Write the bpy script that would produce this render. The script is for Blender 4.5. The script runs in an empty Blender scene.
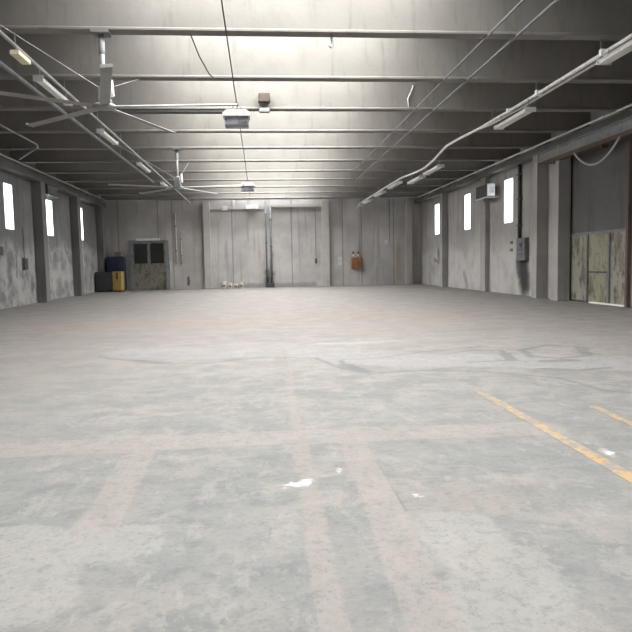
import bpy, bmesh, math, random
from mathutils import Vector, Matrix
random.seed(7)
S = bpy.context.scene
COL = S.collection
R = math.radians

# ------------------------------------------------------------------ view
S.view_settings.view_transform = 'Standard'
S.view_settings.look = 'None'
S.view_settings.gamma = 1.0
S.view_settings.use_curve_mapping = False
S.view_settings.exposure = 0.12

# ------------------------------------------------------------------ node helpers
class NT:
    def __init__(self, name):
        self.m = bpy.data.materials.new(name)
        self.m.use_nodes = True
        self.t = self.m.node_tree
        self.t.nodes.clear()
        self.out = self.t.nodes.new('ShaderNodeOutputMaterial')
        self.bsdf = self.t.nodes.new('ShaderNodeBsdfPrincipled')
        self.t.links.new(self.bsdf.outputs[0], self.out.inputs[0])
        self._geo = None
    def n(self, t): return self.t.nodes.new(t)
    def put(self, v, sock):
        if hasattr(v, 'links') or isinstance(v, bpy.types.NodeSocket): self.t.links.new(v, sock)
        else:
            if sock.type == 'RGBA' and len(v) == 3: v = (*v, 1)
            sock.default_value = v
    def pos(self):
        if self._geo is None: self._geo = self.n('ShaderNodeTexCoord')
        return self._geo.outputs['Object']
    def math(self, op, a, b=0.0, clamp=False):
        k = self.n('ShaderNodeMath'); k.operation = op; k.use_clamp = clamp
        self.put(a, k.inputs[0]); self.put(b, k.inputs[1]); return k.outputs[0]
    def vmath(self, op, a, b=None, scale=None):
        k = self.n('ShaderNodeVectorMath'); k.operation = op
        self.put(a, k.inputs[0])
        if b is not None: self.put(b, k.inputs[1])
        if scale is not None: self.put(scale, k.inputs['Scale'])
        return k.outputs['Value'] if op in ('LENGTH', 'DOT_PRODUCT', 'DISTANCE') else k.outputs[0]
    def scaled(self, sc, vec=None):
        return self.vmath('MULTIPLY', vec or self.pos(), sc)
    def noise(self, vec, scale=1.0, detail=4.0, rough=0.55, dist=0.0, color=False):
        k = self.n('ShaderNodeTexNoise'); k.inputs['Scale'].default_value = scale
        k.inputs['Detail'].default_value = detail; k.inputs['Roughness'].default_value = rough
        k.inputs['Distortion'].default_value = dist
        self.put(vec, k.inputs['Vector']); return k.outputs['Color'] if color else k.outputs['Fac']
    def ramp(self, v, a, b, lo=0.0, hi=1.0):
        k = self.n('ShaderNodeMapRange'); k.interpolation_type = 'SMOOTHSTEP'
        self.put(v, k.inputs[0])
        for i, x in enumerate((a, b, lo, hi)): k.inputs[1 + i].default_value = x
        return k.outputs[0]
    def mix(self, fac, a, b, mode='MIX'):
        k = self.n('ShaderNodeMix'); k.data_type = 'RGBA'; k.blend_type = mode
        self.put(fac, k.inputs[0]); self.put(a, k.inputs[6]); self.put(b, k.inputs[7]); return k.outputs[2]
    def sep(self, v):
        k = self.n('ShaderNodeSeparateXYZ'); self.put(v, k.inputs[0]); return k.outputs
    def seg(self, p, a, b, w, soft):
        """mask along the line a-b on a surface (worn edges come from the warped p)"""
        a, b = Vector(a), Vector(b); d = b - a
        q = self.vmath('SUBTRACT', p, tuple(a))
        t = self.math('MULTIPLY', self.vmath('DOT_PRODUCT', q, tuple(d)), 1 / d.length_squared, clamp=True)
        on = self.vmath('SCALE', tuple(d), scale=t)
        dist = self.vmath('DISTANCE', q, on)
        return self.ramp(dist, w - soft, w + soft, 1, 0)
    def line(self, p, pts, w, soft):
        r = None
        for a, b in zip(pts, pts[1:]):
            s = self.seg(p, a, b, w, soft); r = s if r is None else self.math('MAXIMUM', r, s)
        return r
    def bump(self, h, strength=0.2, dist=0.02):
        k = self.n('ShaderNodeBump'); k.inputs['Strength'].default_value = strength
        k.inputs['Distance'].default_value = dist
        self.put(h, k.inputs['Height']); self.t.links.new(k.outputs[0], self.bsdf.inputs['Normal'])
    def done(self, color, rough=0.8, metal=0.0, spec=0.3):
        self.put(color, self.bsdf.inputs['Base Color']); self.put(rough, self.bsdf.inputs['Roughness'])
        self.bsdf.inputs['Metallic'].default_value = metal
        self.bsdf.inputs['Specular IOR Level'].default_value = spec
        return self.m

def plain(name, c, rough=0.6, metal=0.0, var=0.25, scale=6.0, dirt=None):
    """painted / metal surface with mottling and grime"""
    g = NT(name)
    f = g.noise(g.pos(), scale, 5, 0.6)
    d = dirt or tuple(x * 0.5 for x in c)
    m = g.ramp(f, 0.42, 0.75, 0.0, min(1.0, var * 2.2))
    return g.done(g.mix(m, c, d), rough, metal)

def concrete(name, a, b, stain, streak=(1.2, 1.2, 0.12), dado=None, boards=None, marks=(), streak_amt=0.6, joints=None, pits=True):
    g = NT(name); p = g.pos()
    n1 = g.noise(p, 0.45, 6, 0.6)
    col = g.mix(g.ramp(n1, 0.35, 0.68), a, b)
    st = g.noise(g.scaled(streak), 2.0, 6, 0.6, 0.3)
    col = g.mix(g.math('MULTIPLY', g.ramp(st, 0.52, 0.72), streak_amt), col, stain)
    x, y, z = g.sep(p)
    if dado:
        h, c = dado
        e = g.math('ADD', z, g.math('MULTIPLY', g.math('SUBTRACT', g.noise(p, 0.55, 5, 0.65), 0.5), 3.0))
        k = g.math('MULTIPLY', g.ramp(e, h - 0.25, h + 0.25, 1, 0), g.ramp(g.noise(p, 1.1, 5, 0.6), 0.36, 0.6))
        col = g.mix(g.math('MULTIPLY', k, 0.6), col, c)
    if boards:
        w = g.n('ShaderNodeTexWave'); w.wave_type = 'BANDS'; w.bands_direction = boards[0]
        w.inputs['Scale'].default_value = boards[1]; w.inputs['Distortion'].default_value = 2.5
        w.inputs['Detail'].default_value = 3; g.put(p, w.inputs['Vector'])
        col = g.mix(g.ramp(w.outputs['Fac'], 0.1, 0.9, 0, boards[2]), col, stain)
    if joints:
        axis, vals = joints
        c = {'x': x, 'y': y, 'z': z}[axis]
        for v in vals:
            dd = g.math('ABSOLUTE', g.math('SUBTRACT', c, v))
            col = g.mix(g.ramp(dd, 0.01, 0.07, 0.6, 0), col, tuple(q * 0.6 for q in stain))
    if marks:
        wv = g.vmath('ADD', p, g.vmath('SCALE', g.vmath('SUBTRACT', g.noise(p, 2.2, 5, 0.65, color=True), (.5, .5, .5)), scale=0.5))
        for pts, w, c, amt in marks:
            col = g.mix(g.math('MULTIPLY', g.line(wv, pts, w, w * 0.6), amt), col, c)
    if pits:
        f = g.noise(p, 9, 5, 0.7)
        col = g.mix(g.ramp(f, 0.60, 0.72, 0, 0.35), col, stain)
        g.bump(g.math('ADD', n1, f), 0.25, 0.02)
    return g.done(col, 0.9, 0, 0.2)

def flake(name, top, under, scale=2.0, lo=0.45, hi=0.55, rough=0.75, stretch=(1, 1, 0.5)):
    """paint flaking off to show what is under it"""
    g = NT(name); q = g.scaled(stretch)
    f = g.noise(q, scale, 8, 0.7)
    c = g.mix(g.ramp(f, lo, hi), top, under)
    c = g.mix(g.ramp(g.noise(q, scale * 4, 5, 0.7), 0.52, 0.7, 0, 0.7), c, tuple(x * 0.4 for x in under))
    g.bump(f, 0.3, 0.01)
    return g.done(c, rough)

# ------------------------------------------------------------------ mesh helpers
class MB:
    def __init__(self): self.b = bmesh.new()
    def box(self, x0, x1, y0, y1, z0, z1, bev=0.0):
        r = bmesh.ops.create_cube(self.b, size=1.0)
        M = Matrix.Translation(((x0 + x1) / 2, (y0 + y1) / 2, (z0 + z1) / 2)) @ Matrix.Diagonal((x1 - x0, y1 - y0, z1 - z0, 1))
        bmesh.ops.transform(self.b, matrix=M, verts=r['verts'])
        if bev:
            es = list({e for v in r['verts'] for e in v.link_edges})
            bmesh.ops.bevel(self.b, geom=es, offset=bev, segments=2, affect='EDGES', profile=0.6)
        return self
    def tube(self, pts, r, seg=8):
        pts = [Vector(p) for p in pts]; rings = []
        up = None
        for i, p in enumerate(pts):
            d = (pts[min(i + 1, len(pts) - 1)] - pts[max(i - 1, 0)]).normalized()
            if up is None: up = Vector((0, 0, 1)) if abs(d.z) < 0.9 else Vector((1, 0, 0))
            s = d.cross(up).normalized(); up = s.cross(d).normalized()
            rr = r[i] if isinstance(r, (list, tuple)) else r
            rings.append([self.b.verts.new(p + (s * math.cos(a) + up * math.sin(a)) * rr) for a in (2 * math.pi * k / seg for k in range(seg))])
        for A, B in zip(rings, rings[1:]):
            for k in range(seg): self.b.faces.new((A[k], A[(k + 1) % seg], B[(k + 1) % seg], B[k]))
        self.b.faces.new(rings[0][::-1]); self.b.faces.new(rings[-1]); return self
    def lathe(self, c, prof, seg=20, axis='z'):
        rings = []
        for r, h in prof:
            ring = []
            for k in range(seg):
                a = 2 * math.pi * k / seg; u, v = r * math.cos(a), r * math.sin(a)
                q = {'z': (u, v, h), 'y': (u, h, v), 'x': (h, u, v)}[axis]
                ring.append(self.b.verts.new(Vector(c) + Vector(q)))
            rings.append(ring)
        for A, B in zip(rings, rings[1:]):
            for k in range(seg): self.b.faces.new((A[k], A[(k + 1) % seg], B[(k + 1) % seg], B[k]))
        self.b.faces.new(rings[0][::-1]); self.b.faces.new(rings[-1]); return self
    def prism(self, prof, axis, a, b):
        """profile polygon swept along an axis; axis 'x': prof is (y,z); 'y': (x,z); 'z': (x,y)"""
        def P(u, v, t): return {'x': (t, u, v), 'y': (u, t, v), 'z': (u, v, t)}[axis]
        A = [self.b.verts.new(P(u, v, a)) for u, v in prof]; B = [self.b.verts.new(P(u, v, b)) for u, v in prof]
        n = len(prof)
        for i in range(n): self.b.faces.new((A[i], A[(i + 1) % n], B[(i + 1) % n], B[i]))
        self.b.faces.new(A[::-1]); self.b.faces.new(B); return self
    def move(self, M):
        bmesh.ops.transform(self.b, matrix=M, verts=self.b.verts); return self
    def build(self, name, mat, parent=None, smooth=False, origin=None):
        bmesh.ops.recalc_face_normals(self.b, faces=self.b.faces)
        base = Vector(parent['_w']) if parent is not None else Vector((0, 0, 0))
        if origin is not None: base = Vector(origin)
        bmesh.ops.translate(self.b, vec=-base, verts=self.b.verts)
        me = bpy.data.meshes.new(name); self.b.to_mesh(me); self.b.free()
        me.materials.append(mat)
        if smooth:
            for f in me.polygons: f.use_smooth = True
        o = bpy.data.objects.new(name, me); COL.objects.link(o)
        if parent is not None:
            o.parent = parent
            o['_w'] = tuple(base)
        else:
            o.location = base; o['_w'] = tuple(base)
        return o

def tag(o, label, cat, group=None):
    o['label'] = label; o['category'] = cat
    if group: o['group'] = group
    return o
def empty(name, loc, label, cat, group=None):
    o = bpy.data.objects.new(name, None); COL.objects.link(o); o.location = loc; o['_w'] = tuple(loc)
    o.empty_display_size = 0.2
    return tag(o, label, cat, group)
def struct(o): o['kind'] = 'structure'; return o
def sempty(name, loc):
    o = bpy.data.objects.new(name, None); COL.objects.link(o); o.location = loc; o['_w'] = tuple(loc); return struct(o)
def dup(root, loc, label=None, group=None):
    r = root.copy(); COL.objects.link(r); r.location = loc; r['_w'] = tuple(loc)
    if label: r['label'] = label
    if group: r['group'] = group
    for ch in list(root.children):
        c = ch.copy(); COL.objects.link(c); c.parent = r
        for g in ch.children:
            d = g.copy(); COL.objects.link(d); d.parent = c
    return r

# ------------------------------------------------------------------ dimensions
XR = 12.0                                   # right wall face
def xl(y): return -10.75 - (y - 27) * 0.028 # left wall face (the hall widens a little to the back)
YB, YF = 46.5, -8.0
ZB, ZT = 6.2, 8.0                           # beam soffit, roof slab
BEAMS = [13.07 + 3.12 * k for k in range(-3, 11)]
SKX = (-2.4, 3.5)

# ------------------------------------------------------------------ materials
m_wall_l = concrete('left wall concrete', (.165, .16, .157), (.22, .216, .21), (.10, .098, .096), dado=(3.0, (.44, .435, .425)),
    marks=[([(0, 0, 0), (0, 0, .01)], .01, (.2, .2, .2), 0.0)][:0] + [
        ([(-11.0, 39.9, 1.2), (-11.0, 39.9, 2.4)], .30, (.26, .16, .14), .5),
        ([(-10.8, 29.4, 1.3), (-10.8, 29.4, 2.2)], .10, (.08, .08, .08), .7)])
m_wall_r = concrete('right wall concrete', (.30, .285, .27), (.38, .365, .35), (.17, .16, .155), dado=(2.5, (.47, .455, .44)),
    marks=[([(12, 27.95, .55), (12, 28.2, 1.7)], .55, (.03, .03, .03), .95), ([(12, 28.6, 1.0), (12, 28.7, 1.5)], .25, (.06, .06, .06), .8),
           ([(12, 41.2, 1.0), (12, 42.0, 2.3)], .22, (.07, .07, .07), .8), ([(12, 41.9, 1.6), (12, 43.0, 1.8)], .12, (.08, .08, .08), .6),
           ([(12, 33.4, .1), (12, 33.3, 1.6)], .25, (.62, .61, .60), .5), ([(12, 36.0, .2), (12, 36.6, .9)], .2, (.15, .15, .15), .5)])
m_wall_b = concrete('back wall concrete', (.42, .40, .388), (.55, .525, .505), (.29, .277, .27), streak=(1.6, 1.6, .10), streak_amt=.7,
    joints=('x', [-10.0, -7.2, -6.2, -1.95, 2.35, 6.1, 7.5, 9.9]),
    marks=[([(.65, 46.5, .1), (.65, 46.5, 1.0)], .35, (.11, .115, .12), .75), ([(.7, 46.5, 1.0), (.9, 46.5, 2.4)], .14, (.24, .245, .25), .5),
           ([(-5.2, 46.5, .3), (-5.2, 46.5, .9)], .10, (.06, .055, .05), .9), ([(-1.5, 46.5, .1), (4, 46.5, .15)], .18, (.22, .22, .22), .6),
           ([(10.3, 46.5, .6), (10.3, 46.5, 2.6)], .25, (.34, .26, .19), .45), ([(8.3, 46.5, .9), (8.6, 46.5, 1.9)], .18, (.5, .49, .48), .5)])
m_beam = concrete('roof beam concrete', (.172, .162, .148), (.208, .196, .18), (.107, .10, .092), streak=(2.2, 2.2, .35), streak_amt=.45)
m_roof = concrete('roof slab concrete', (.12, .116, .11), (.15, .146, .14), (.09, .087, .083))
m_col_l = concrete('left column concrete', (.17, .17, .165), (.22, .22, .215), (.10, .10, .10),
    marks=[([(-10.5, 32.0, 1.7), (-10.6, 32.0, 2.5)], .22, (.34, .24, .14), .6)])
m_col_r = concrete('right column concrete', (.29, .277, .264), (.37, .357, .343), (.2, .19, .185))
m_col_b = concrete('pilaster concrete', (.44, .42, .395), (.52, .50, .47), (.28, .27, .26))
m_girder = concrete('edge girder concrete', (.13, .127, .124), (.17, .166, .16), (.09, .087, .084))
m_galv = plain('galvanised steel', (.30, .305, .31), .5, .3, .3, 9)
m_greymet = plain('grey painted metal', (.27, .28, .28), .55, 0.0, .3, 5)
m_paleg = plain('pale grey enamel', (.62, .62, .60), .5, 0, .25, 7)
m_white = plain('white enamel', (.80, .80, .79), .45, 0, .15, 8)
m_cream = plain('cream yellowed plastic', (.70, .66, .48), .5, 0, .2, 8)
m_dark = plain('dark grey metal', (.06, .062, .065), .6, 0, .3, 7)
m_mid = plain('mid grey metal', (.16, .165, .17), .55, 0, .3, 6)
m_black = plain('black rubber', (.025, .025, .026), .7, 0, .2, 8)
m_cable = plain('dull black cable', (.07, .07, .07), .7, 0, .1, 4)
m_gcable = plain('grey cable', (.42, .41, .40), .6, 0, .15, 4)
m_rust = flake('rusty red steel', (.125, .08, .068), (.10, .082, .074), 2.5, .42, .6)
m_rustbox = flake('rusty box front', (.36, .15, .07), (.20, .09, .05), 4.0, .42, .6)
m_yellow_m = plain('yellow enamel', (.40, .28, .09), .5, 0, .35, 4)
m_blue_m = plain('dark blue enamel', (.026, .031, .062), .5, 0, .3, 4)
m_darkgreen = plain('dark green grey enamel', (.055, .065, .065), .55, 0, .3, 4)
m_peel = flake('peeling greenish door paint', (.235, .225, .165), (.125, .11, .08), 1.6, .45, .62, .8)
m_peel2 = flake('peeling grey door paint', (.25, .24, .20), (.13, .115, .09), 1.5, .46, .62, .8)
m_steel_dk = concrete('dark sheet panel', (.105, .102, .10), (.135, .13, .128), (.07, .07, .07), pits=False)
m_dbrown = plain('dark brown enamel', (.075, .055, .045), .6)
m_pipe = plain('slate grey pipe', (.22, .235, .25), .5)
m_alarm = plain('faded alarm red', (.30, .10, .085), .5)
m_unit = plain('blue grey enamel', (.25, .265, .30), .5)
m_dglass = plain('dark wired glass', (.03, .032, .034), .2, 0, .2, 3)
m_trunk = plain('white painted trunking', (.68, .67, .64), .5, 0, .3, 6)
m_bucket = plain('white plastic', (.78, .77, .74), .5, 0, .3, 6, dirt=(.45, .36, .28))
m_brownlid = plain('brown stained paper', (.26, .17, .11), .8, 0, .4, 6)

def glass_mat(frosted=False):
    g = NT('frosted window glass' if frosted else 'window glass')
    tr = g.n('ShaderNodeBsdfTranslucent' if frosted else 'ShaderNodeBsdfTransparent'); tr.inputs[0].default_value = (.93, .95, .96, 1)
    gl = g.n('ShaderNodeBsdfGlossy'); gl.inputs['Roughness'].default_value = .15
    mx = g.n('ShaderNodeMixShader'); mx.inputs[0].default_value = .04
    g.t.links.new(tr.outputs[0], mx.inputs[1]); g.t.links.new(gl.outputs[0], mx.inputs[2])
    g.t.links.new(mx.outputs[0], g.out.inputs[0]); return g.m
m_frost = glass_mat(True)
m_glass = glass_mat()

# floor -------------------------------------------------------------
# Marks that have a shape of their own (filled trenches, cracks, repair edges, spills) are stored on the
# floor mesh as signed distances to their outlines; the material roughens the outlines with noise.
def P2(l): return [(a, b) for a, b in l]
FIELDS = {
 'trench': [([(-7, 5.68), (-.5, 5.80), (2.6, 5.76)], .24), ([(-1.10, 5.6), (-1.06, 3.9)], .13), ([(.42, 11.9), (.36, 7.4), (.32, 5.6)], .05),
            ([(.315, 5.6), (.31, 3.0), (.31, 1.2)], .07), ([(.79, 5.7), (.77, 3.9), (.72, 1.2)], .125)],
 'crack': [([(-7, 6.05), (-.5, 6.08), (1.9, 6.02)], .008), ([(-1.5, 5.44), (.3, 5.56), (1.5, 5.55)], .008), ([(.91, 5.5), (.90, 3.9)], .006),
           ([(-.4, 4.55), (.28, 4.35)], .003), ([(.38, 11), (.36, 6.2)], .006)],
 'pale': [([(-3.4, 3.2), (-1.5, 3.5)], .45), ([(-1.5, 3.5), (-.75, 3.62)], .22), ([(-2.4, 2.6), (-1.3, 3.1)], .32), ([(-.25, 3.2), (-.32, 1.4)], .02), ([(1.1, 3.6), (1.15, 1.2)], .25),
          ([(.655, 5.6), (.66, 3.9), (.60, 3.2), (.57, 1.4)], .008)],
 'screed': [([(-2.2, 11.9), (.6, 11.8), (2.4, 10.2), (5.6, 9.2)], .75)],
 'bright': [([(1.2, 12.8), (2.8, 12.75)], .12), ([(7.2, 32), (9.5, 32.2)], .25), ([(9.5, 33.5), (10.8, 33.5)], .3)],
 'dark': [([(-2.94, 11.7), (-2.28, 11.07), (-1.61, 10.6), (-.87, 10.55), (-.22, 10.98), (.31, 10.98), (.9, 10.73), (1.24, 9.41), (1.55, 8.99), (2.32, 9.1), (3.24, 8.91), (4.02, 8.18), (4.11, 7.32), (4.6, 6.9)], .045),
          ([(3.17, 10.71), (3.75, 11.11), (4.23, 10.99), (4.15, 10.3), (3.99, 9.83), (3.3, 9.76)], .05), ([(4.18, 10.6), (4.02, 9.85)], .10),
          ([(4.61, 10.91), (5.32, 11.45), (5.71, 11.07), (5.39, 10.09), (4.84, 9.87), (4.47, 10.18), (4.61, 10.91)], .07),
          ([(5.7, 10.9), (5.45, 10.2)], .09), ([(4.47, 9.62), (4.95, 9.63)], .12), ([(4.1, 8.97), (4.59, 8.72), (5.1, 8.81)], .07),
          ([(1.28, 9.68), (1.3, 10.43), (1.98, 10.49), (2.82, 11.05), (4.2, 11.6)], .035), ([(-2.3, 11.2), (-1.6, 10.75)], .07), ([(1.3, 9.9), (1.5, 9.2)], .12)],
 'wash': [([(4.2, 16.2), (5.6, 17.8)], .35), ([(-5, 18), (5, 19)], 1.3), ([(1.35, 4.1), (1.6, 4.0)], .10), ([(2.0, 14.6), (3.0, 15)], .3)],
 'spill': [([(.20, 4.52), (.29, 4.55)], .05), ([(.30, 4.58), (.30, 4.45)], .0), ([(.47, 4.66), (.58, 4.76)], -.015), ([(.55, 4.72), (.60, 4.9)], -.02), ([(.98, 4.22), (1.04, 4.18)], -.005), ([(2.80, 5.2), (2.86, 4.95)], -.01), ([(2.84, 5.0), (2.80, 4.78)], .015), ([(.68, 4.0), (.74, 4.03)], -.01)],
}
WOB = {'trench': .03, 'crack': .02, 'pale': .25, 'screed': .35, 'bright': .3, 'dark': .07, 'wash': .5, 'spill': .03}
def floor_mat():
    g = NT('worn industrial concrete floor'); p = g.pos()
    x, y, z = g.sep(p)
    n_big = g.noise(p, .28, 6, .62, .4)
    n_mid = g.noise(p, 1.5, 7, .68, .3)
    n_fin = g.noise(p, 9, 8, .78)
    rag = g.noise(p, 6, 7, .75)
    drag = g.noise(g.scaled((.5, 1.8, 1)), 1.6, 8, .72, .5)
    blot = g.noise(g.scaled((1, 1.5, 1)), 3.2, 9, .80, .6)
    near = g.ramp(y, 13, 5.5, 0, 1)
    grey, dust = (.162, .155, .145), (.222, .196, .182)
    c = g.mix(g.ramp(n_big, .46, .60), grey, (.184, .168, .153))
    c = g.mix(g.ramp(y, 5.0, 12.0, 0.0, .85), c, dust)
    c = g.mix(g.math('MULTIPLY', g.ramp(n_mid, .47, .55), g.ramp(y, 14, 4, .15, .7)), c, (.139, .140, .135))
    c = g.mix(g.ramp(drag, .50, .60, 0, .45), c, (.128, .128, .125))
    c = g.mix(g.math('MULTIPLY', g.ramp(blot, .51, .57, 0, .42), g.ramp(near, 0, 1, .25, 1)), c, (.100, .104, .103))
    c = g.mix(g.ramp(g.noise(g.scaled((1.6, .9, 1)), 2.4, 8, .75, .4), .53, .60, 0, .55), c, (.212, .198, .182))
    def lay(name, col, amt, soft, rough_amt, worn=.5):
        nonlocal c
        at = g.n('ShaderNodeAttribute'); at.attribute_name = name
        d = g.math('ADD', at.outputs['Fac'], g.math('MULTIPLY', g.math('SUBTRACT', rag, .5), rough_amt))
        k = g.ramp(d, -soft, soft, amt, 0)
        k = g.math('MULTIPLY', k, g.ramp(n_fin, .60, .50, worn, 1))
        c = g.mix(k, c, col)
    lay('wash', (.225, .176, .148), .5, .35, .3)
    lay('screed', (.215, .207, .203), .8, .08, .16)
    lay('pale', (.205, .196, .180), .75, .03, .22, .7)
    lay('trench', (.200, .177, .162), .72, .016, .13, .5)
    lay('bright', (.29, .28, .275), .7, .08, .2)
    lay('crack', (.080, .074, .069), .7, .008, .03)
    lay('dark', (.092, .099, .100), .68, 0.03, .10, .7)
    lay('spill', (.46, .46, .45), .9, .03, .36, .2)
    c = g.mix(g.ramp(n_fin, .52, .60, 0, .36), c, (.112, .112, .110))
    c = g.mix(g.ramp(g.noise(p, 22, 8, .85), .50, .62, 0, .40), c, (.088, .091, .091))
    c = g.mix(g.ramp(g.noise(p, 26, 5, .75), .58, .66, 0, .5), c, (.088, .085, .082))
    c = g.mix(g.ramp(g.noise(p, 11, 6, .7), .63, .67, 0, .28), c, (.068, .064, .060))
    g.bump(g.math('ADD', n_mid, n_fin), .2, .01)
    return g.done(c, g.ramp(n_mid, .3, .7, .6, .88), 0, .3)
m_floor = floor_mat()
def build_floor():
    import numpy as np
    xs = np.concatenate([np.linspace(-12.6, -4.2, 18, endpoint=False), np.linspace(-4.2, 6.6, 271, endpoint=False), np.linspace(6.6, 13.2, 15)])
    ys = np.concatenate([np.linspace(YF - .4, 1.0, 10, endpoint=False), np.linspace(1.0, 13.4, 311, endpoint=False), np.linspace(13.4, 20, 34, endpoint=False), np.linspace(20, YB + .4, 60)])
    X, Y = np.meshgrid(xs, ys); nx, ny = len(xs), len(ys)
    co = np.stack([X.ravel(), Y.ravel(), np.zeros(nx * ny)], 1)
    idx = np.arange(nx * ny).reshape(ny, nx)
    quads = np.stack([idx[:-1, :-1], idx[:-1, 1:], idx[1:, 1:], idx[1:, :-1]], -1).reshape(-1, 4)
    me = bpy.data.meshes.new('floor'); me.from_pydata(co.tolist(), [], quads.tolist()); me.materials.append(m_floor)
    r = np.random.RandomState(3)
    def wob(sc):
        w = np.zeros_like(X)
        for k in range(14):
            a = r.uniform(0, 2 * np.pi); q = sc * 1.35 ** k * .6
            w += np.sin((X * np.cos(a) + Y * np.sin(a)) * q + r.uniform(0, 6.28)) / 1.28 ** k
        return w / 3.5
    for name, items in FIELDS.items():
        wx, wy = X + WOB[name] * wob(2.0), Y + WOB[name] * wob(2.0)
        F = np.full_like(X, 9.0)
        for pts, w in items:
            for (ax, ay), (bx, by) in zip(pts, pts[1:]):
                dx, dy = bx - ax, by - ay
                t = np.clip(((wx - ax) * dx + (wy - ay) * dy) / (dx * dx + dy * dy), 0, 1)
                F = np.minimum(F, np.hypot(wx - ax - t * dx, wy - ay - t * dy) - w)
        at = me.attributes.new(name, 'FLOAT', 'POINT'); at.data.foreach_set('value', F.ravel().astype('f4'))
    o = bpy.data.objects.new('floor', me); COL.objects.link(o); o['_w'] = (0, 0, 0); return struct(o)

def paint_mat():
    g = NT('worn yellow floor paint'); p = g.pos()
    f = g.noise(p, 7, 7, .7); f2 = g.noise(p, 1.4, 4, .6)
    c = g.mix(g.ramp(f2, .35, .65), (.31, .205, .09), (.27, .205, .13))
    c = g.mix(g.ramp(f, .43, .55, 0, .92), c, (.17, .156, .145))
    return g.done(c, .75)
m_paint = paint_mat()

# ------------------------------------------------------------------ room shell
build_floor()

# left wall, windows cut through it
WIN_L = [(28.35, 29.35, 3.37, 5.35), (34.15, 35.25, 3.37, 5.25), (40.55, 41.75, 3.40, 5.45)]
WIN_R = [(29.35, 30.45, 3.42, 5.52), (35.45, 36.5, 3.43, 5.48), (41.5, 42.8, 3.45, 5.5)]
def wall_with_windows(name, mat, side, wins, y0, y1, z1=8.0, t=.2, skip=None):
    b = MB()
    def piece(a, c, lo, hi):
        if side == 'L':
            b.prism([(xl(a), a), (xl(c), c), (xl(c) - t, c), (xl(a) - t, a)], 'z', lo, hi)
        else:
            b.box(XR, XR + t, a, c, lo, hi)
    cur = y0
    for (a, c, lo, hi) in wins:
        piece(cur, a, 0, z1); piece(a, c, 0, lo); piece(a, c, hi, z1); cur = c
    piece(cur, y1, 0, z1)
    return struct(b.build(name, mat))
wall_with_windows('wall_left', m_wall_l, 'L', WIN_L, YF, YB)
b = MB()
cur = 23.9
def rp(a, c, lo, hi): b.box(XR, XR + .2, a, c, lo, hi)
for (a, c, lo, hi) in WIN_R:
    rp(cur, a, 0, 8); rp(a, c, 0, lo); rp(a, c, hi, 8); cur = c
rp(cur, YB, 0, 8); rp(YF, 19.7, 0, 8); rp(19.7, 23.9, 5.75, 8)
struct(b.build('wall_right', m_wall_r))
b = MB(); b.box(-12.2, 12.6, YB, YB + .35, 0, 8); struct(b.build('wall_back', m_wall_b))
b = MB(); b.box(-12.2, 12.6, YF - .35, YF, 0, 8); struct(b.build('wall_front', m_wall_b))

# roof slab with skylights between the beams; end bays added for light
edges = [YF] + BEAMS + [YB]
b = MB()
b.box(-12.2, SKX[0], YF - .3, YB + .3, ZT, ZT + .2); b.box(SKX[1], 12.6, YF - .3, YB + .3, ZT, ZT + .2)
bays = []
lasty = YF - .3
FILL_BAYS = [BEAMS[0] - 3.12 * k for k in (3, 2, 1)]  # unseen skylights added over and behind the camera, to brighten the near floor
for y0, y1 in zip(FILL_BAYS + BEAMS, FILL_BAYS[1:] + BEAMS + [YB]):  # last bay before the back wall added to brighten that wall
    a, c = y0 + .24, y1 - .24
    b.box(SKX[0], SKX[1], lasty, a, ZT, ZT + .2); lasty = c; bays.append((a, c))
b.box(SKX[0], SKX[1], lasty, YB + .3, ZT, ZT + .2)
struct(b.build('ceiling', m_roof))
for i, (a, c) in enumerate(bays):
    e = sempty('window_%d' % (10 + i), ((SKX[0] + SKX[1]) / 2, (a + c) / 2, ZT + .2))
    f = MB()
    f.box(SKX[0], SKX[1], a, a + .06, ZT + .2, ZT + .28); f.box(SKX[0], SKX[1], c - .06, c, ZT + .2, ZT + .28)
    for k in range(5):
        xx = SKX[0] + (SKX[1] - SKX[0] - .06) * k / 4
        f.box(xx, xx + .06, a + .06, c - .06, ZT + .2, ZT + .28)
    f.build('frame', m_greymet, e)
    MB().box(SKX[0], SKX[1], a, c, ZT + .285, ZT + .30).build('pane', m_glass, e)
    L = bpy.data.lights.new('skylight_daylight', 'AREA'); L.shape = 'RECTANGLE'
    L.size = SKX[1] - SKX[0] - .1; L.size_y = c - a - .1; L.energy = 320 if i < 3 else (200 if i == len(bays) - 1 else 640); L.color = (1.0, .98, .95)  # weaker fill from the added bays at either end
    lo = bpy.data.objects.new('skylight_daylight', L); COL.objects.link(lo)
    lo.location = ((SKX[0] + SKX[1]) / 2, (a + c) / 2, ZT + .19)

def side_window(idx, side, a, c, lo, hi):
    x0 = (xl((a + c) / 2) - .012) if side == 'L' else XR + .002
    e = sempty('window_%d' % idx, (x0, (a + c) / 2, lo))
    f = MB(); w = .02; T = .01
    f.box(x0, x0 + T, a, a + w, lo, hi); f.box(x0, x0 + T, c - w, c, lo, hi)
    f.box(x0, x0 + T, a + w, c - w, lo, lo + w); f.box(x0, x0 + T, a + w, c - w, hi - w, hi)
    f.build('frame', m_paleg, e)
    MB().box(x0 + .002, x0 + .008, a + w, c - w, lo + w, hi - w).build('pane', m_frost, e)
for i, w in enumerate(WIN_L): side_window(1 + i, 'L', *w)
for i, w in enumerate(WIN_R): side_window(4 + i, 'R', *w)

# edge girders that carry the beams on the columns
b = MB(); b.prism([(xl(YF), YF), (xl(YB), YB), (xl(YB) + .5, YB), (xl(YF) + .5, YF)], 'z', 5.85, ZB); struct(b.build('trim_1', m_girder))
b = MB(); b.box(XR - .5, XR, YF, YB, 5.95, ZB); struct(b.build('trim_2', m_girder))

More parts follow.
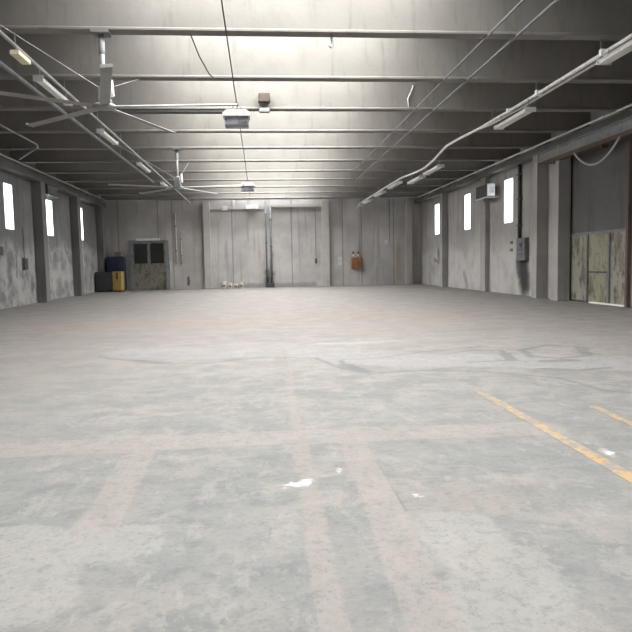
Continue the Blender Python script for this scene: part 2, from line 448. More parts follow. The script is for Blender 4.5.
# ------------------------------------------------------------------ roof beams
ordn = ['first', 'second', 'third', 'fourth', 'fifth', 'sixth', 'seventh', 'eighth', 'ninth', 'tenth', 'eleventh']
prof = [(-.15, ZB), (.15, ZB), (.15, ZB + .035), (.075, ZB + .08), (.075, ZT - .1), (.2, ZT - .04), (.2, ZT), (-.2, ZT), (-.2, ZT - .04), (-.075, ZT - .1), (-.075, ZB + .08), (-.15, ZB + .035)]
x0b, x1b = -10.55, XR
bm0 = MB(); bm0.prism(prof, 'x', x0b, x1b)
beam = bm0.build('roof_beam', m_beam)
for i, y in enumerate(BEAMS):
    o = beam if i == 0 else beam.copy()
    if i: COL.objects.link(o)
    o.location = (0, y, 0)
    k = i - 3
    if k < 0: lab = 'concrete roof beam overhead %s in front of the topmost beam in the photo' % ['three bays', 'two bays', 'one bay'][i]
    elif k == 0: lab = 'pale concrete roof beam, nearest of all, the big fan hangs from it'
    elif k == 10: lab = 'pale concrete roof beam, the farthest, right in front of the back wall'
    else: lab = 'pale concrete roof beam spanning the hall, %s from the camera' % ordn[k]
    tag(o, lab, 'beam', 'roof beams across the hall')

# ------------------------------------------------------------------ columns
GC = 'columns along the side walls'
def col_left(y, lab):
    b = MB(); xw = xl(y + .3)
    b.box(xw + .02, xw + .47, y, y + .6, 0, 5.85, .015)
    tag(b.build('column', m_col_l, origin=(xw + .2, y + .3, 0)), lab, 'column', GC)
col_left(32.0, 'dark concrete column nearest the camera on the left wall, left of the middle window')
col_left(38.8, 'dark concrete column on the left wall just before the farthest left window')
col_left(45.4, 'dark concrete column in the far left corner behind the yellow machine')
def col_right(y, d, w, lab, p=.5):
    b = MB(); b.box(XR - p, XR - .002, y, y + w, 0, 5.95, .015)
    tag(b.build('column', m_col_r, origin=(XR - p / 2, y + w / 2, 0)), lab, 'column', GC)
col_right(23.72, 0, .6, 'concrete column at the edge of the panelled door bay on the right', .5)
col_right(25.62, 0, .5, 'concrete column on the right wall, second from the panelled door bay', .5)
col_right(32.4, 0, .75, 'concrete column on the right wall behind the boxy wall heater', .25)
col_right(39.75, 0, .6, 'concrete column on the right wall between the two farthest right windows', .4)
GP = 'pilasters on the back wall'
def pil(x0, x1, lab, d=.3, z=6.2):
    b = MB(); b.box(x0, x1, YB - d, YB - .002, 0, z, .015)
    tag(b.build('pilaster', m_col_b, origin=((x0 + x1) / 2, YB - .1, 0)), lab, 'column', GP)
pil(-3.98, -3.5, 'pale concrete pilaster on the back wall left of the white buckets')
pil(4.55, 5.1, 'pale concrete pilaster on the back wall left of the rusty box')
pil(10.75, 11.25, 'pale concrete pilaster on the back wall by the far right corner')
b = MB(); b.box(.95, 4.55, YB - .22, YB - .002, 5.78, 6.0, .01); struct(b.build('trim_3', m_col_b))
b = MB(); b.box(-3.5, .35, YB - .10, YB - .002, 5.66, 5.86, .01); struct(b.build('trim_4', m_col_b))

# ------------------------------------------------------------------ back door
e = sempty('door_1', (-7.9, YB, 0))
b = MB(); b.box(-9.3, -9.05, YB - .10, YB - .002, 0, 3.55); b.box(-6.75, -6.5, YB - .10, YB - .002, 0, 3.55); b.box(-9.05, -6.75, YB - .10, YB - .002, 3.4, 3.55)
b.build('door_frame', m_greymet, e)
for x0, x1 in ((-9.04, -7.92), (-7.90, -6.76)):
    leaf = MB(); leaf.box(x0, x1, YB - .07, YB - .02, 0.02, 1.9)
    leaf.box(x0, x0 + .10, YB - .07, YB - .02, 1.9, 3.38); leaf.box(x1 - .10, x1, YB - .07, YB - .02, 1.9, 3.38); leaf.box(x0 + .1, x1 - .1, YB - .07, YB - .02, 3.30, 3.38)
    lf = leaf.build('door_leaf', m_peel2, e)
    MB().box(x0 + .10, x1 - .10, YB - .05, YB - .03, 1.9, 3.30).build('pane', m_dglass, lf)
    xx = x1 - .09 if x0 < -8 else x0 + .05
    MB().box(xx, xx + .035, YB - .13, YB - .07, 1.05, 1.25).build('handle', m_mid, lf)
b = MB(); b.box(-8.75, -7.1, YB - .22, YB - .10, 3.52, 3.68, .01); tag(b.build('strip_light', m_white), 'pale strip fitting right above the double door in the back wall', 'light')
MB().box(-6.45, -6.37, YB - .10, YB, 1.25, 2.05).build('guard_bar', m_paleg)
tag(bpy.data.objects['guard_bar'], 'short pale vertical bar fixed to the back wall right of the double door', 'bar')

# ------------------------------------------------------------------ panelled door bay on the right
e = sempty('door_2', (XR + .1, 21.8, 0))
xx = XR + .08
MB().box(xx, xx + .08, 19.72, 23.88, 2.60, 5.75).build('upper_panel', m_steel_dk, e)
MB().box(xx + .085, xx + .12, 19.7, 23.9, 0, 5.76).build('light_block_sheet', m_dark, e)  # added sheet hidden behind the bay, blocks sky light through the gaps
fr = MB()
for y in (19.78, 21.02, 22.5, 23.78): fr.box(xx - .04, xx + .08, y, y + .11, .02, 2.50)
fr.box(xx - .01, xx + .08, 19.78, 23.87, 2.50, 2.60)
fr.build('door_frame', m_mid, e)
for (y0, y1, mt) in ((19.89, 21.0, m_peel2), (21.13, 22.48, m_peel), (22.61, 23.76, m_peel2)):
    pn = MB().box(xx, xx + .05, y0, y1, .05, 2.5).build('door_panel', mt, e)
    if mt is m_peel:
        MB().box(xx - .02, xx, y0, y1, 1.10, 1.16).build('cross_rail', m_dark, pn)
    tr = MB(); 
    tr.box(xx - .012, xx, y0 + .04, y0 + .08, .12, 2.42); tr.box(xx - .012, xx, y1 - .08, y1 - .04, .12, 2.42)
    tr.build('beading', mt, pn)
MB().box(XR - .04, XR + .10, 19.8, 22.2, 0, .05, .008).build('threshold', m_white, e)
b = MB(); b.box(XR - .16, XR - .04, 19.6, 19.72, 0, 5.38); b.box(XR - .18, XR - .01, 19.55, 19.77, 0, .03)
tag(b.build('steel_post', m_rust, origin=(XR - .08, 19.66, 0)), 'rusty red steel post at the near edge of the panelled door bay', 'post')
g = empty('door_track_girder', (XR - .3, 19.0, 5.6), 'pale grey steel girder above the panelled door bay on the right', 'girder')
gb = MB(); gb.box(XR - .48, XR - .44, 11.0, 25.5, 5.56, 5.94); gb.box(XR - .56, XR - .36, 11.0, 25.5, 5.90, 5.94); gb.box(XR - .56, XR - .36, 11.0, 25.5, 5.56, 5.60)
gb.build('girder_profile', m_greymet, g)
MB().box(XR - .60, XR - .34, 11.0, 24.6, 5.40, 5.55, .01).build('rail', m_rust, g)
for y in (13.5, 17.2, 20.6, 24.0): MB().box(XR - .54, XR - .30, y, y + .14, 5.3, 5.40).build('roller_bracket', m_rust, g)
pts = []
for k in range(15):
    t = k / 14; pts.append((XR - .62, 22.3 - t * 2.9, 5.42 - (.62 * (1 - (2 * t - 1) ** 2)) - .0 * t))
tag(MB().tube(pts, .035).build('hanging_cable', m_gcable, smooth=True), 'grey cable sagging in a loop below the girder over the panelled door bay', 'cable')

# ------------------------------------------------------------------ conduits round the hall, under the beams
zc = ZB - .035
def conduit(pts, r, lab, mat=m_galv, name='conduit', cat='pipe'):
    return tag(MB().tube(pts, r).build(name, mat, smooth=True), lab, cat)
m_pale_pipe = plain('pale painted pipe', (.45, .44, .42), .45, 0, .2, 6)
conduit([(-9.95, 3, zc), (-10.05, 25, zc), (-10.25, 44.25, zc)], .035, 'thin pale conduit running along the left side under the beams', m_pale_pipe)
conduit([(11.15, 3, ZB - .04), (11.15, 44.25, ZB - .04)], .04, 'thin pale conduit running along the right side under the beams', m_trunk)
conduit([(-10.2, 44.33, zc), (11.1, 44.33, zc)], .035, 'thin pale conduit across the hall in front of the back wall', m_pale_pipe)
conduit([(4.75, 7, ZB - .022), (4.75, 32, ZB - .022)], .022, 'thin grey conduit under the beams right of centre, the left one of a pair', m_mid)
conduit([(5.35, 7, ZB - .028), (5.35, 35, ZB - .028)], .028, 'thin grey conduit under the beams right of centre, the right one of a pair', m_mid)
conduit([(-.545, 7, zc + .02), (-.54, 19, zc + .02), (-.54, 44.2, zc + .02)], .014, 'thin dark cable running down the middle of the roof to the back', m_cable, 'ceiling_cable', 'cable')
conduit([(-8.1, 10, zc), (-8.0, 24.4, zc), (-8.15, 24.9, zc), (-9.8, 27.6, zc)], .03, 'grey pipe under the left roof bending towards the left wall', m_greymet)
conduit([(-1.25, 13.15, ZB - .01), (-1.15, 13.8, 5.98), (-1.02, 14.9, 5.93), (-.98, 16.1, ZB - .01)], .014, 'short dark cable drooping between the first and second beam, left of centre', m_cable, 'ceiling_cable', 'cable')
b = MB(); b.box(-4.1, -.95, 19.18, 19.42, ZB - .09, ZB - .001, .008); tag(b.build('cable_tray', m_dark), 'dark grey cable tray under the third roof beam, left of centre', 'tray')
jb = empty('junction_box', (.25, 19.05, ZB + .1), 'small brown box on the third beam above the hall centre', 'box')
MB().box(.08, .42, 18.98, 19.22, ZB + .17, ZB + .42, .02).build('box_body', m_dbrown, jb)
MB().box(.10, .40, 19.00, 19.2, ZB - .12, ZB, .03).build('cover', m_greymet, jb)
tag(MB().tube([(1.55, 13.05, ZB + .02), (1.55, 13.05, 6.10), (1.58, 13.03, 5.99), (1.53, 13.0, 5.93), (1.49, 13.0, 5.97)], .022).build('hook', m_galv, smooth=True), 'small steel hook under the nearest roof beam, right of centre', 'hook')
tag(MB().tube([(4.60, 19.20, ZB + .06), (4.56, 19.19, ZB + .3), (4.70, 19.17, ZB + .62), (4.72, 19.2, ZB + .70)], .022).build('cable_end', m_paleg, smooth=True), 'pale curled cable end rising on the third beam, right of centre', 'cable')

# ------------------------------------------------------------------ central hanging units
def unit(y, z, lab):
    x = -.54
    e = empty('ceiling_unit', (x, y, z), lab, 'ceiling unit', 'grey units on the middle cable')
    MB().box(x - .33, x + .33, y - .25, y + .25, z, z + .24, .02).build('body', m_unit, e)
    hd = MB(); hd.prism([(x - .37, z + .24), (x + .37, z + .24), (x + .39, z + .32), (x + .27, z + .42), (x - .27, z + .42), (x - .39, z + .32)], 'y', y - .3, y + .3)
    hd.build('hood', m_paleg, e)
    MB().box(x + .05, x + .29, y - .262, y - .25, z + .06, z + .17, .003).build('panel', m_mid, e)
    for dx in (-.2, .2): MB().tube([(x + dx, y, z + .42), (x, y, zc + .01)], .01).build('hanger', m_cable, e)
    return e
unit(18.3, 5.50, 'grey box unit with pale hood on the middle cable, the nearer one')
unit(34.0, 5.52, 'grey box unit with pale hood on the middle cable, the farther one')
b = MB(); b.box(-.9, -.02, YB - .34, YB - .10, 5.66, 5.95, .02); tag(b.build('wall_light', m_white), 'white rectangular light box high in the middle of the back wall', 'light')

# ------------------------------------------------------------------ ceiling fans
m_blade = plain('grey fan blade enamel', (.27, .27, .26), .5, 0, .2, 3)
def fan(x, y, hz, rad, base, lab):
    e = empty('ceiling_fan', (x, y, hz), lab, 'ceiling fan', 'large ceiling fans')
    MB().box(x - .17, x + .17, y - .16, y + .16, ZB - .05, ZB).build('mounting_plate', m_mid, e)
    MB().lathe((x, y, 0), [(.045, hz + .25), (.045, ZB - .04)], 14).build('downrod', m_pale_pipe, e, True)
    MB().lathe((x, y, 0), [(.05, ZB - .42), (.06, ZB - .4), (.06, ZB - .05)], 14).build('collar', m_galv, e, True)
    MB().lathe((x, y, hz), [(.10, .0), (.15, .02), (.15, .10), (.13, .14), (.13, .30), (.08, .36), (.05, .42)], 20).build('motor_housing', m_greymet, e, True)
    MB().lathe((x, y, hz), [(.12, -.08), (.22, -.05), (.22, .01), (.12, .02)], 20).build('hub', m_greymet, e, True)
    MB().lathe((x + .16, y - .06, hz), [(.03, .15), (.06, .17), (.035, .45), (.01, .5)], 12).build('junction_cap', m_white, e, True)
    for k in range(5):
        a = R(base + 72 * k)
        bl = MB(); bl.prism([(-.095, -.012), (-.03, .014), (.04, .018), (.095, -.006), (.03, -.006), (-.03, -.008)], 'y', .2, rad)
        bl.move(Matrix.Translation((x, y, hz - .02)) @ Matrix.Rotation(a - math.pi / 2, 4, 'Z') @ Matrix.Rotation(R(9), 4, 'Y'))
        bo = bl.build('blade', m_blade, e)
        tip = MB(); tip.box(-.098, .098, rad, rad + .02, -.02, .035, .004)
        tip.move(Matrix.Translation((x, y, hz - .02)) @ Matrix.Rotation(a - math.pi / 2, 4, 'Z') @ Matrix.Rotation(R(9), 4, 'Y'))
        tip.build('blade_tip', m_blade, bo)
    for (dx, dy) in ((.15, 3.12), (-2.3, -3.12)):
        MB().tube([(x + (dx > 0) * .1 - .05, y, hz + .32), (x + dx, y + dy, ZB)], .009, 6).build('guy_wire', m_galv, e)
fan(-2.97, 13.08, 4.80, 2.62, -4, 'big grey five-bladed ceiling fan hanging from the nearest beam, top left')
fan(-3.13, 25.55, 4.74, 2.62, -12, 'farther grey five-bladed ceiling fan hanging above the left half')

# ------------------------------------------------------------------ fluorescent rails and fittings
def fixture(x, y0, y1, z, railz, lab, grp):
    e = empty('fluorescent_light', (x, (y0 + y1) / 2, z), lab, 'light', grp)
    h = MB(); h.prism([(x - .05, z + .10), (x + .05, z + .10), (x + .10, z + .045), (x - .10, z + .045)], 'y', y0, y1); h.build('housing', m_paleg, e)
    d = MB(); d.prism([(x - .095, z + .045), (x + .095, z + .045), (x + .075, z), (x + .03, z - .015), (x - .03, z - .015), (x - .075, z)], 'y', y0 + .03, y1 - .03); d.build('diffuser', m_white2, e)
    for yy in (y0, y1): MB().box(x - .105, x + .105, yy - .015, yy + .015, z - .018, z + .104).build('end_cap', m_paleg, e)
    for yy in (y0 + .12, y1 - .12): MB().tube([(x, yy, z + .10), (x, yy, railz)], .009, 6).build('hanger', m_galv, e)
m_white2 = plain('unlit prismatic diffuser', (.66, .66, .63), .35, 0, .2, 9)
GL, GR = 'fluorescent lights under the left rail', 'fluorescent lights under the right rail'
zr = 5.93
def rail(pts, lab, mat, w=.035):
    e = empty('light_rail', pts[0], lab, 'rail')
    MB().tube(pts, w, 8).build('trunking', mat, e)
    return e
e = rail([(-4.61, 8.5, zr), (-4.6, 44.2, zr)], 'long straight rail carrying the left row of fluorescent lights', m_greymet)
for y in BEAMS[2:]: MB().tube([(-4.6, y, zr + .02), (-4.6, y, ZB)], .012, 6).build('hanger', m_galv, e)
e = rail([(-5.30, 8.5, zr - .02), (-5.26, 33, zr - .02)], 'long bare rail parallel to and left of the left light rail', m_mid, .05)
for y in BEAMS[2:9]: MB().tube([(-5.28, y, zr), (-5.28, y, ZB)], .012, 6).build('hanger', m_galv, e)
for k, (a, c) in enumerate(((14.3, 16.4), (19.6, 21.5), (25.7, 27.7), (31.6, 33.6))):
    fixture(-4.6, a, c, 5.62, zr - .01, ['long fluorescent fitting nearest the camera under the left rail', 'long fluorescent fitting second from the camera under the left rail',
        'long fluorescent fitting third from the camera under the left rail', 'long fluorescent fitting farthest away under the left rail'][k], GL)
el = empty('emergency_light', (-4.6, 13.3, 5.75), 'small yellowed emergency light under the left rail, nearest the camera', 'light')
MB().box(-4.69, -4.51, 13.0, 13.65, 5.74, 5.83, .015).build('lamp_body', m_cream, el)
for yy in (13.1, 13.55): MB().tube([(-4.605, yy, 5.82), (-4.605, yy, zr - .03)], .009, 6).build('hanger', m_galv, el)
# right rail: rigid near the camera, then a drooping run, then rigid to the back wall
rp_ = [(7.3, 8.5, 5.90), (7.3, 14, 5.90), (7.28, 17.5, 5.90), (7.25, 20.5, 5.92), (7.15, 22.5, 5.95), (7.1, 23.7, 5.94), (7.12, 24.6, 5.85), (7.15, 25.8, 5.72), (7.18, 27.2, 5.66), (7.2, 28.8, 5.70), (7.2, 30.6, 5.80), (7.2, 32.2, 5.87), (7.2, 36, 5.88), (7.25, 46.4, 5.90)]
e = rail(rp_, 'long white rail drooping in its middle, carrying the right row of fluorescent lights', m_trunk, .045)
MB().tube([(7.42, 8.5, 5.86), (7.41, 14, 5.86), (7.38, 17.5, 5.85), (7.33, 19.6, 5.87), (7.25, 20.4, 5.9)], .035).build('cable_run', m_paleg, e)
for y, z in [(9.95, 5.9), (13.07, 5.9), (16.19, 5.9), (19.31, 5.91), (22.43, 5.95), (31.79, 5.85), (34.91, 5.88), (38.03, 5.88), (41.15, 5.89), (44.27, 5.9)]:
    MB().tube([(7.22, y, z + .02), (7.22, y, ZB)], .016, 6).build('hanger', m_galv, e)
for y in (10.9, 13.07, 16.19, 18.1):
    MB().box(7.20, 7.38, y - .05, y + .05, 5.84, 5.97, .01).build('clamp', m_white, e)
def rz(y):
    for (a, c) in zip(rp_, rp_[1:]):
        if a[1] <= y <= c[1]: return a[2] + (c[2] - a[2]) * (y - a[1]) / (c[1] - a[1]) - .03
    return 5.85
labs = ['large unlit fluorescent fitting nearest the camera at the right edge', 'long fluorescent fitting second from the camera under the right rail',
        'fluorescent fitting, third under the right rail, where it starts to droop', 'fluorescent fitting, fourth under the right rail, at its lowest droop', 'fluorescent fitting, fifth from the camera under the right rail',
        'fluorescent fitting, sixth from the camera under the right rail', 'fluorescent fitting, seventh from the camera under the right rail', 'fluorescent fitting, last under the right rail, at the back wall']
for k, (x, a, c, z) in enumerate(((7.2, 10.8, 12.9, 5.62), (7.2, 16.5, 18.7, 5.52), (7.25, 25.0, 27.2, 5.36), (7.2, 27.7, 29.9, 5.32), (7.15, 32.0, 34.4, 5.62), (7.15, 36.2, 38.5, 5.62), (7.15, 40.6, 42.9, 5.62), (7.15, 44.4, 46.3, 5.62))):
    e = empty('fluorescent_light', (x, (a + c) / 2, z), labs[k], 'light', GR)
    w = 1.35
    MB().prism([(x - .07 * w, z + .10), (x + .07 * w, z + .10), (x + .11 * w, z + .045), (x - .11 * w, z + .045)], 'y', a, c).build('housing', m_paleg, e)
    MB().prism([(x - .105 * w, z + .045), (x + .105 * w, z + .045), (x + .08 * w, z), (x + .03, z - .015), (x - .03, z - .015), (x - .08 * w, z)], 'y', a + .03, c - .03).build('diffuser', m_white2, e)
    for yy in (a, c): MB().box(x - .115 * w, x + .115 * w, yy - .015, yy + .015, z - .018, z + .104).build('end_cap', m_paleg, e)
    for yy in (a + .14, c - .14): MB().tube([(x, yy, z + .10), (7.22, yy, rz(yy))], .012, 6).build('hanger', m_galv, e)

# ------------------------------------------------------------------ machine in the far left corner
mc = empty('compressor', (-10.3, 44.6, 0), 'dark box-shaped machine with a yellow end in the far left corner', 'machine')
MB().box(-11.15, -10.0, 44.1, 45.1, .08, 1.36, .03).build('cabinet', m_darkgreen, mc)
MB().box(-10.0, -9.42, 44.08, 45.12, .08, 1.38, .03).build('end_housing', m_yellow_m, mc)
MB().box(-9.75, -9.64, 44.05, 44.08, .85, 1.30).build('vent_slot', m_dark, mc)
MB().box(-11.05, -10.1, 44.085, 44.1, .25, 1.2, .004).build('front_door', m_dark, mc)
for x in (-11.0, -9.55):
    for y in (44.2, 45.0): MB().box(x - .06, x + .06, y - .06, y + .06, 0, .08).build('foot', m_black, mc)
bt = empty('storage_cabinet', (-10.0, 45.8, 0), 'dark blue cabinet standing behind the yellow-ended machine', 'cabinet')
MB().box(-10.65, -9.5, 45.35, 46.25, .06, 2.40, .03).build('body', m_blue_m, bt)
MB().box(-10.15, -9.65, 45.6, 46.1, 2.40, 2.72, .05).build('top_housing', m_mid, bt)
MB().box(-10.55, -10.1, 45.325, 45.35, .2, 2.3, .005).build('door', m_blue_m, bt); MB().box(-10.05, -9.6, 45.325, 45.35, .2, 2.3, .005).build('door', m_blue_m, bt)
MB().box(-10.6, -9.55, 45.4, 46.2, 0, .06).build('plinth', m_black, bt)

# ------------------------------------------------------------------ back wall fittings
def wallpipe(x, z0, z1, r, lab, mat, name='wall_pipe', y=None, brk=True):
    y = y or YB - r - .03
    e = empty(name, (x, y, z0), lab, 'pipe')
    MB().tube([(x, y, z0), (x, y, z1)], r, 12).build('tube', mat, e, True)
    n = max(2, int((z1 - z0) / 1.6))
    for k in range(n):
        z = z0 + (z1 - z0) * (k + .5) / n
        MB().box(x - r - .03, x + r + .03, y - r - .01, YB - .003, z - .03, z + .03).build('pipe_clamp', m_mid, e)
wallpipe(.50, .15, 6.3, .055, 'grey drain pipe down the middle of the back wall, the left one of two', m_pipe)
wallpipe(.84, 0, 5.9, .065, 'grey drain pipe down the middle of the back wall, the right one of two', m_pipe)
v = empty('valve_block', (.66, YB - .25, 0), 'dark valve block on the floor at the foot of the two drain pipes', 'valve')
MB().box(.40, 1.0, YB - .5, YB - .2, 0, .30, .04).build('block', m_dark, v)
MB().tube([(.55, YB - .3, .28), (.55, YB - .42, .75)], .05).build('stub', m_dark, v); MB().lathe((.78, YB - .36, .3), [(.03, 0), (.03, .3), (.16, .31), (.16, .34), (.03, .35)], 14).build('handwheel', m_dark, v)
wallpipe(-5.95, 1.9, 5.4, .045, 'thin pale pipe on the back wall between double door and left pilaster, upper left', m_paleg)
wallpipe(-5.60, 1.8, 4.2, .04, 'thin pale pipe on the back wall between double door and left pilaster, shorter right one', m_paleg)
# rusty cabinet with its conduit
rb = empty('hose_cabinet', (7.08, YB, 1.2), 'rusty orange-brown box on the back wall, right of the pilaster', 'wall box')
MB().box(6.72, 7.45, YB - .25, YB - .002, 1.25, 2.05, .02).build('cabinet', m_rustbox, rb)
MB().box(6.78, 7.39, YB - .27, YB - .25, 1.31, 1.99, .006).build('door', m_rustbox, rb)
MB().box(7.3, 7.34, YB - .30, YB - .27, 1.58, 1.72).build('latch', m_dark, rb)
for x in (6.86, 7.24):
    s = empty('alarm_bell', (x, YB - .06, 2.4), 'small red alarm fitting above the rusty box, the %s one' % ('left' if x < 7 else 'right'), 'alarm', 'red fittings above the rusty box')
    MB().lathe((x, YB, 2.42), [(.04, -.003), (.085, -.03), (.085, -.06), (.05, -.10)], 16, 'y').build('gong', m_alarm, s, True)
    MB().box(x - .05, x + .05, YB - .05, YB - .002, 2.18, 2.28).build('base', m_white, s)
conduit([(7.34, YB - .03, 2.05), (7.34, YB - .03, 5.25), (7.95, YB - .03, 5.25), (7.95, YB - .03, 6.0)], .028, 'pale conduit stepping up the back wall from the rusty box', m_pale_pipe)
b = MB(); b.box(5.72, 6.02, YB - .02, YB, 1.52, 2.15); tag(b.build('notice_board', m_paleg), 'blank pale panel on the back wall between pilaster and rusty box', 'panel')
wf = empty('wall_fitting', (9.33, YB - .1, 3.1), 'small white fitting high on the back wall near the right corner', 'wall fitting')
MB().box(9.22, 9.44, YB - .10, YB - .002, 3.0, 3.28, .02).build('housing', m_white, wf); MB().lathe((9.33, YB - .10, 3.14), [(.05, 0), (.07, -.05), (.03, -.09)], 12, 'y').build('knob', m_paleg, wf)
conduit([(9.6, YB - .025, 3.2), (9.6, YB - .025, 6.15)], .025, 'thin pale conduit on the back wall above right of the small white fitting', m_greymet)
pc = empty('pendant_control', (4.1, YB - .15, 1.75), 'black push-button control hanging on a cable left of the middle pilaster', 'control')
MB().tube([(4.1, YB - .12, 2.02), (4.1, YB - .12, 5.8)], .016, 6).build('cable', m_cable, pc)
MB().box(4.03, 4.17, YB - .19, YB - .07, 1.68, 2.04, .02).build('handset', m_dark, pc)
MB().box(4.06, 4.14, YB - .20, YB - .19, 1.78, 1.96, .003).build('button', m_rust, pc)
fl = empty('floodlight', (-2.4, YB, 5.6), 'small pale floodlight high on the back wall right of the left pilaster', 'light')
MB().box(-2.45, -2.35, YB - .40, YB - .10, 5.68, 5.74).build('bracket', m_mid, fl)
MB().prism([(YB - .62, 5.55), (YB - .40, 5.62), (YB - .40, 5.84), (YB - .58, 5.88)], 'x', -2.58, -2.22).build('lamp_head', m_paleg, fl)
conduit([(-1.75, YB - .16, 5.7), (-1.75, YB - .16, 6.4)], .025, 'short white pipe sticking up beside the white light box', m_white)

# buckets on the floor
GB = 'white containers on the floor by the back wall'
bl = ['white container on the floor by the back wall, leftmost of the row', 'white container on the floor by the back wall, second from left', 'white container on the floor by the back wall, third from left, squat', 'white container on the floor by the back wall, rightmost of the row']
for k, (x, y, r, h) in enumerate(((-2.62, 45.9, .19, .52), (-2.18, 45.8, .17, .40), (-1.78, 45.95, .18, .34), (-1.38, 45.85, .19, .46))):
    e = empty('bucket', (x, y, 0), bl[k], 'bucket', GB)
    MB().lathe((x, y, 0), [(r * .86, 0), (r, h * .9), (r * 1.06, h * .9), (r * 1.06, h * .94), (r, h * .94)], 22).build('body', m_bucket, e, False)
    MB().lathe((x, y, 0), [(r * 1.08, h * .94), (r * 1.08, h), (r * .95, h), (r * .9, h * .97)], 22).build('lid', m_white, e, False)
    lab_ = MB(); lab_.tube([(x + (r * .97) * math.sin(t), y - (r * .97) * math.cos(t), h * .42) for t in [q * .22 - .55 for q in range(6)]], h * .16, 6); lab_.build('label_band', m_brownlid, e)

# ------------------------------------------------------------------ left wall fittings
def dpipe_left(y, z0, z1, lab, mat, off=.05):
    x = xl(y) + off
    e = empty('downpipe', (x, y, z0), lab, 'pipe')
    MB().tube([(x, y, z0), (x, y, z1)], .045, 12).build('tube', mat, e, True)
    for z in (z0 + .5, (z0 + z1) / 2, z1 - .4): MB().box(xl(y) + .003, x + .055, y - .06, y + .06, z - .03, z + .03).build('pipe_clamp', m_mid, e)
dpipe_left(32.72, 0, 3.3, 'pale downpipe on the left wall behind the nearest column', m_pale_pipe, .42)
dpipe_left(39.6, 0, 3.3, 'pale downpipe on the left wall below the farthest left window', m_pale_pipe, .40)
def heater_left():
    y0, y1 = 32.75, 34.3; x = xl(33.5)
    e = empty('wall_heater', (x + .3, 33.5, 5.1), 'dark unit heater on a bracket above the middle left window', 'heater')
    MB().box(x + .1, x + .55, y0, y1, 5.34, 5.84, .02).build('casing', m_dark, e)
    MB().box(x + .55, x + .57, y0 + .1, y1 - .1, 5.40, 5.78).build('grille', m_mid, e)
    MB().box(x + .002, x + .60, y0, y0 + .05, 5.28, 5.33).build('bracket', m_white, e); MB().box(x + .002, x + .60, y1 - .05, y1, 5.28, 5.33).build('bracket', m_white, e)
heater_left()
for (y, z0, z1, w, lab) in ((30.3, 1.6, 2.15, .35, 'small grey electric box on the left wall below the nearest window'), (27.2, 2.2, 2.6, .5, 'grey box low on the left wall at the edge of the photo')):
    x = xl(y); e = empty('electric_box', (x, y, z0), lab, 'electric box')
    MB().box(x + .002, x + .15, y - w / 2, y + w / 2, z0, z1, .01).build('box_body', m_mid, e)
    MB().box(x + .15, x + .165, y - w / 2 + .03, y + w / 2 - .03, z0 + .03, z1 - .03).build('cover', m_dark, e)
    MB().tube([(x + .06, y, z1), (x + .06, y, min(5.8, z1 + 1.4))], .02).build('conduit', m_mid, e)

# ------------------------------------------------------------------ right wall fittings
hx = XR - .62
e = empty('wall_heater', (XR - .4, 31.4, 5.0), 'boxy dark wall heater with a white near end beside the nearest right window', 'heater')
MB().box(XR - .62, XR - .27, 31.1, 32.75, 4.83, 5.45, .02).build('casing', m_dark, e)
MB().box(XR - .63, XR - .26, 30.95, 31.1, 4.84, 5.44, .02).build('end_panel', m_white, e)
MB().box(XR - .55, XR - .34, 30.93, 30.95, 4.98, 5.28).build('grille', m_paleg, e)
MB().box(XR - .64, XR - .002, 31.15, 31.21, 4.76, 4.82).build('bracket', m_paleg, e); MB().box(XR - .64, XR - .255, 32.68, 32.74, 4.76, 4.82).build('bracket', m_paleg, e)
MB().box(XR - .64, XR - .59, 30.98, 32.74, 4.76, 4.82).build('bracket', m_paleg, e)
e = empty('electric_cabinet', (XR, 28.1, 1.6), 'grey electric cabinet on the right wall below the dark downpipe', 'cabinet')
MB().box(XR - .2, XR - .002, 27.5, 28.45, 1.6, 2.62, .015).build('cabinet_body', m_mid, e)
MB().box(XR - .22, XR - .2, 27.57, 28.38, 1.67, 2.55, .006).build('door', m_mid, e)
MB().box(XR - .24, XR - .22, 27.75, 28.0, 2.2, 2.4).build('switch', m_dark, e)
for z in (1.88, 2.1): MB().box(XR - .235, XR - .22, 27.65, 28.3, z - .015, z + .015).build('rib', m_dark, e)
e = empty('downpipe', (XR - .1, 28.55, 2.75), 'dark downpipe on the right wall running down to the electric cabinet', 'pipe')
MB().tube([(XR - .1, 28.35, 2.62), (XR - .1, 28.35, 5.95)], .075, 12).build('tube', m_dark, e, True)
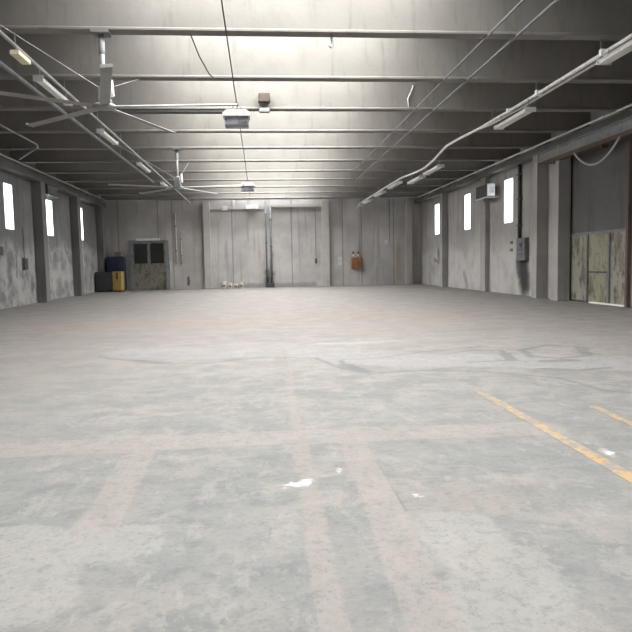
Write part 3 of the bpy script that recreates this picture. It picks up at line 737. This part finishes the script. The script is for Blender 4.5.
for z in (3.2, 4.4, 5.5): MB().box(XR - .23, XR - .003, 28.23, 28.47, z - .03, z + .03).build('pipe_clamp', m_mid, e)
for k, z in enumerate((2.05, 2.4)):
    b = MB(); b.box(XR - .04, XR - .002, 29.35, 29.6, z, z + .13); tag(b.build('switch_plate', m_mid), 'small grey switch plate on the right wall left of the electric cabinet, the %s one' % ('lower' if k == 0 else 'upper'), 'switch', 'switch plates by the electric cabinet')

# ------------------------------------------------------------------ painted floor lines
b = MB(); b.prism([(2.60, 2.8), (2.74, 2.8), (2.71, 7.35), (2.60, 7.5)], 'z', 0, .003)
tag(b.build('floor_line', m_paint), 'worn yellow line painted on the floor, the longer one reaching further left', 'floor marking', 'yellow floor lines')
b = MB(); b.prism([(3.42, 3.2), (3.54, 3.2), (3.62, 6.5), (3.52, 6.5)], 'z', 0, .003)
tag(b.build('floor_line', m_paint), 'short worn yellow line painted on the floor at the right edge', 'floor marking', 'yellow floor lines')

# ------------------------------------------------------------------ daylight
W = bpy.data.worlds.new('overcast'); S.world = W; W.use_nodes = True
bg = W.node_tree.nodes['Background']; bg.inputs[0].default_value = (.93, .97, 1, 1); bg.inputs[1].default_value = 7.0

# ------------------------------------------------------------------ camera
f = 633.0
yaw, pitch, roll = R(4.951), R(4.657), R(1.1)
cy, sy, cp, sp = math.cos(yaw), math.sin(yaw), math.cos(pitch), math.sin(pitch)
fwd = Vector((sy * cp, cy * cp, -sp)); rt = Vector((cy, -sy, 0)); up = rt.cross(fwd)
r2 = rt * math.cos(roll) - up * math.sin(roll); u2 = rt * math.sin(roll) + up * math.cos(roll)
cam = bpy.data.cameras.new('camera'); co = bpy.data.objects.new('camera', cam); COL.objects.link(co)
cam.sensor_fit = 'HORIZONTAL'; cam.sensor_width = 36; cam.lens = 36 * f / 632; cam.clip_end = 200
co.matrix_world = Matrix(((r2.x, u2.x, -fwd.x, 0), (r2.y, u2.y, -fwd.y, 0), (r2.z, u2.z, -fwd.z, 1.6), (0, 0, 0, 1)))
S.camera = co
for o in S.objects:
    if '_w' in o.keys(): del o['_w']
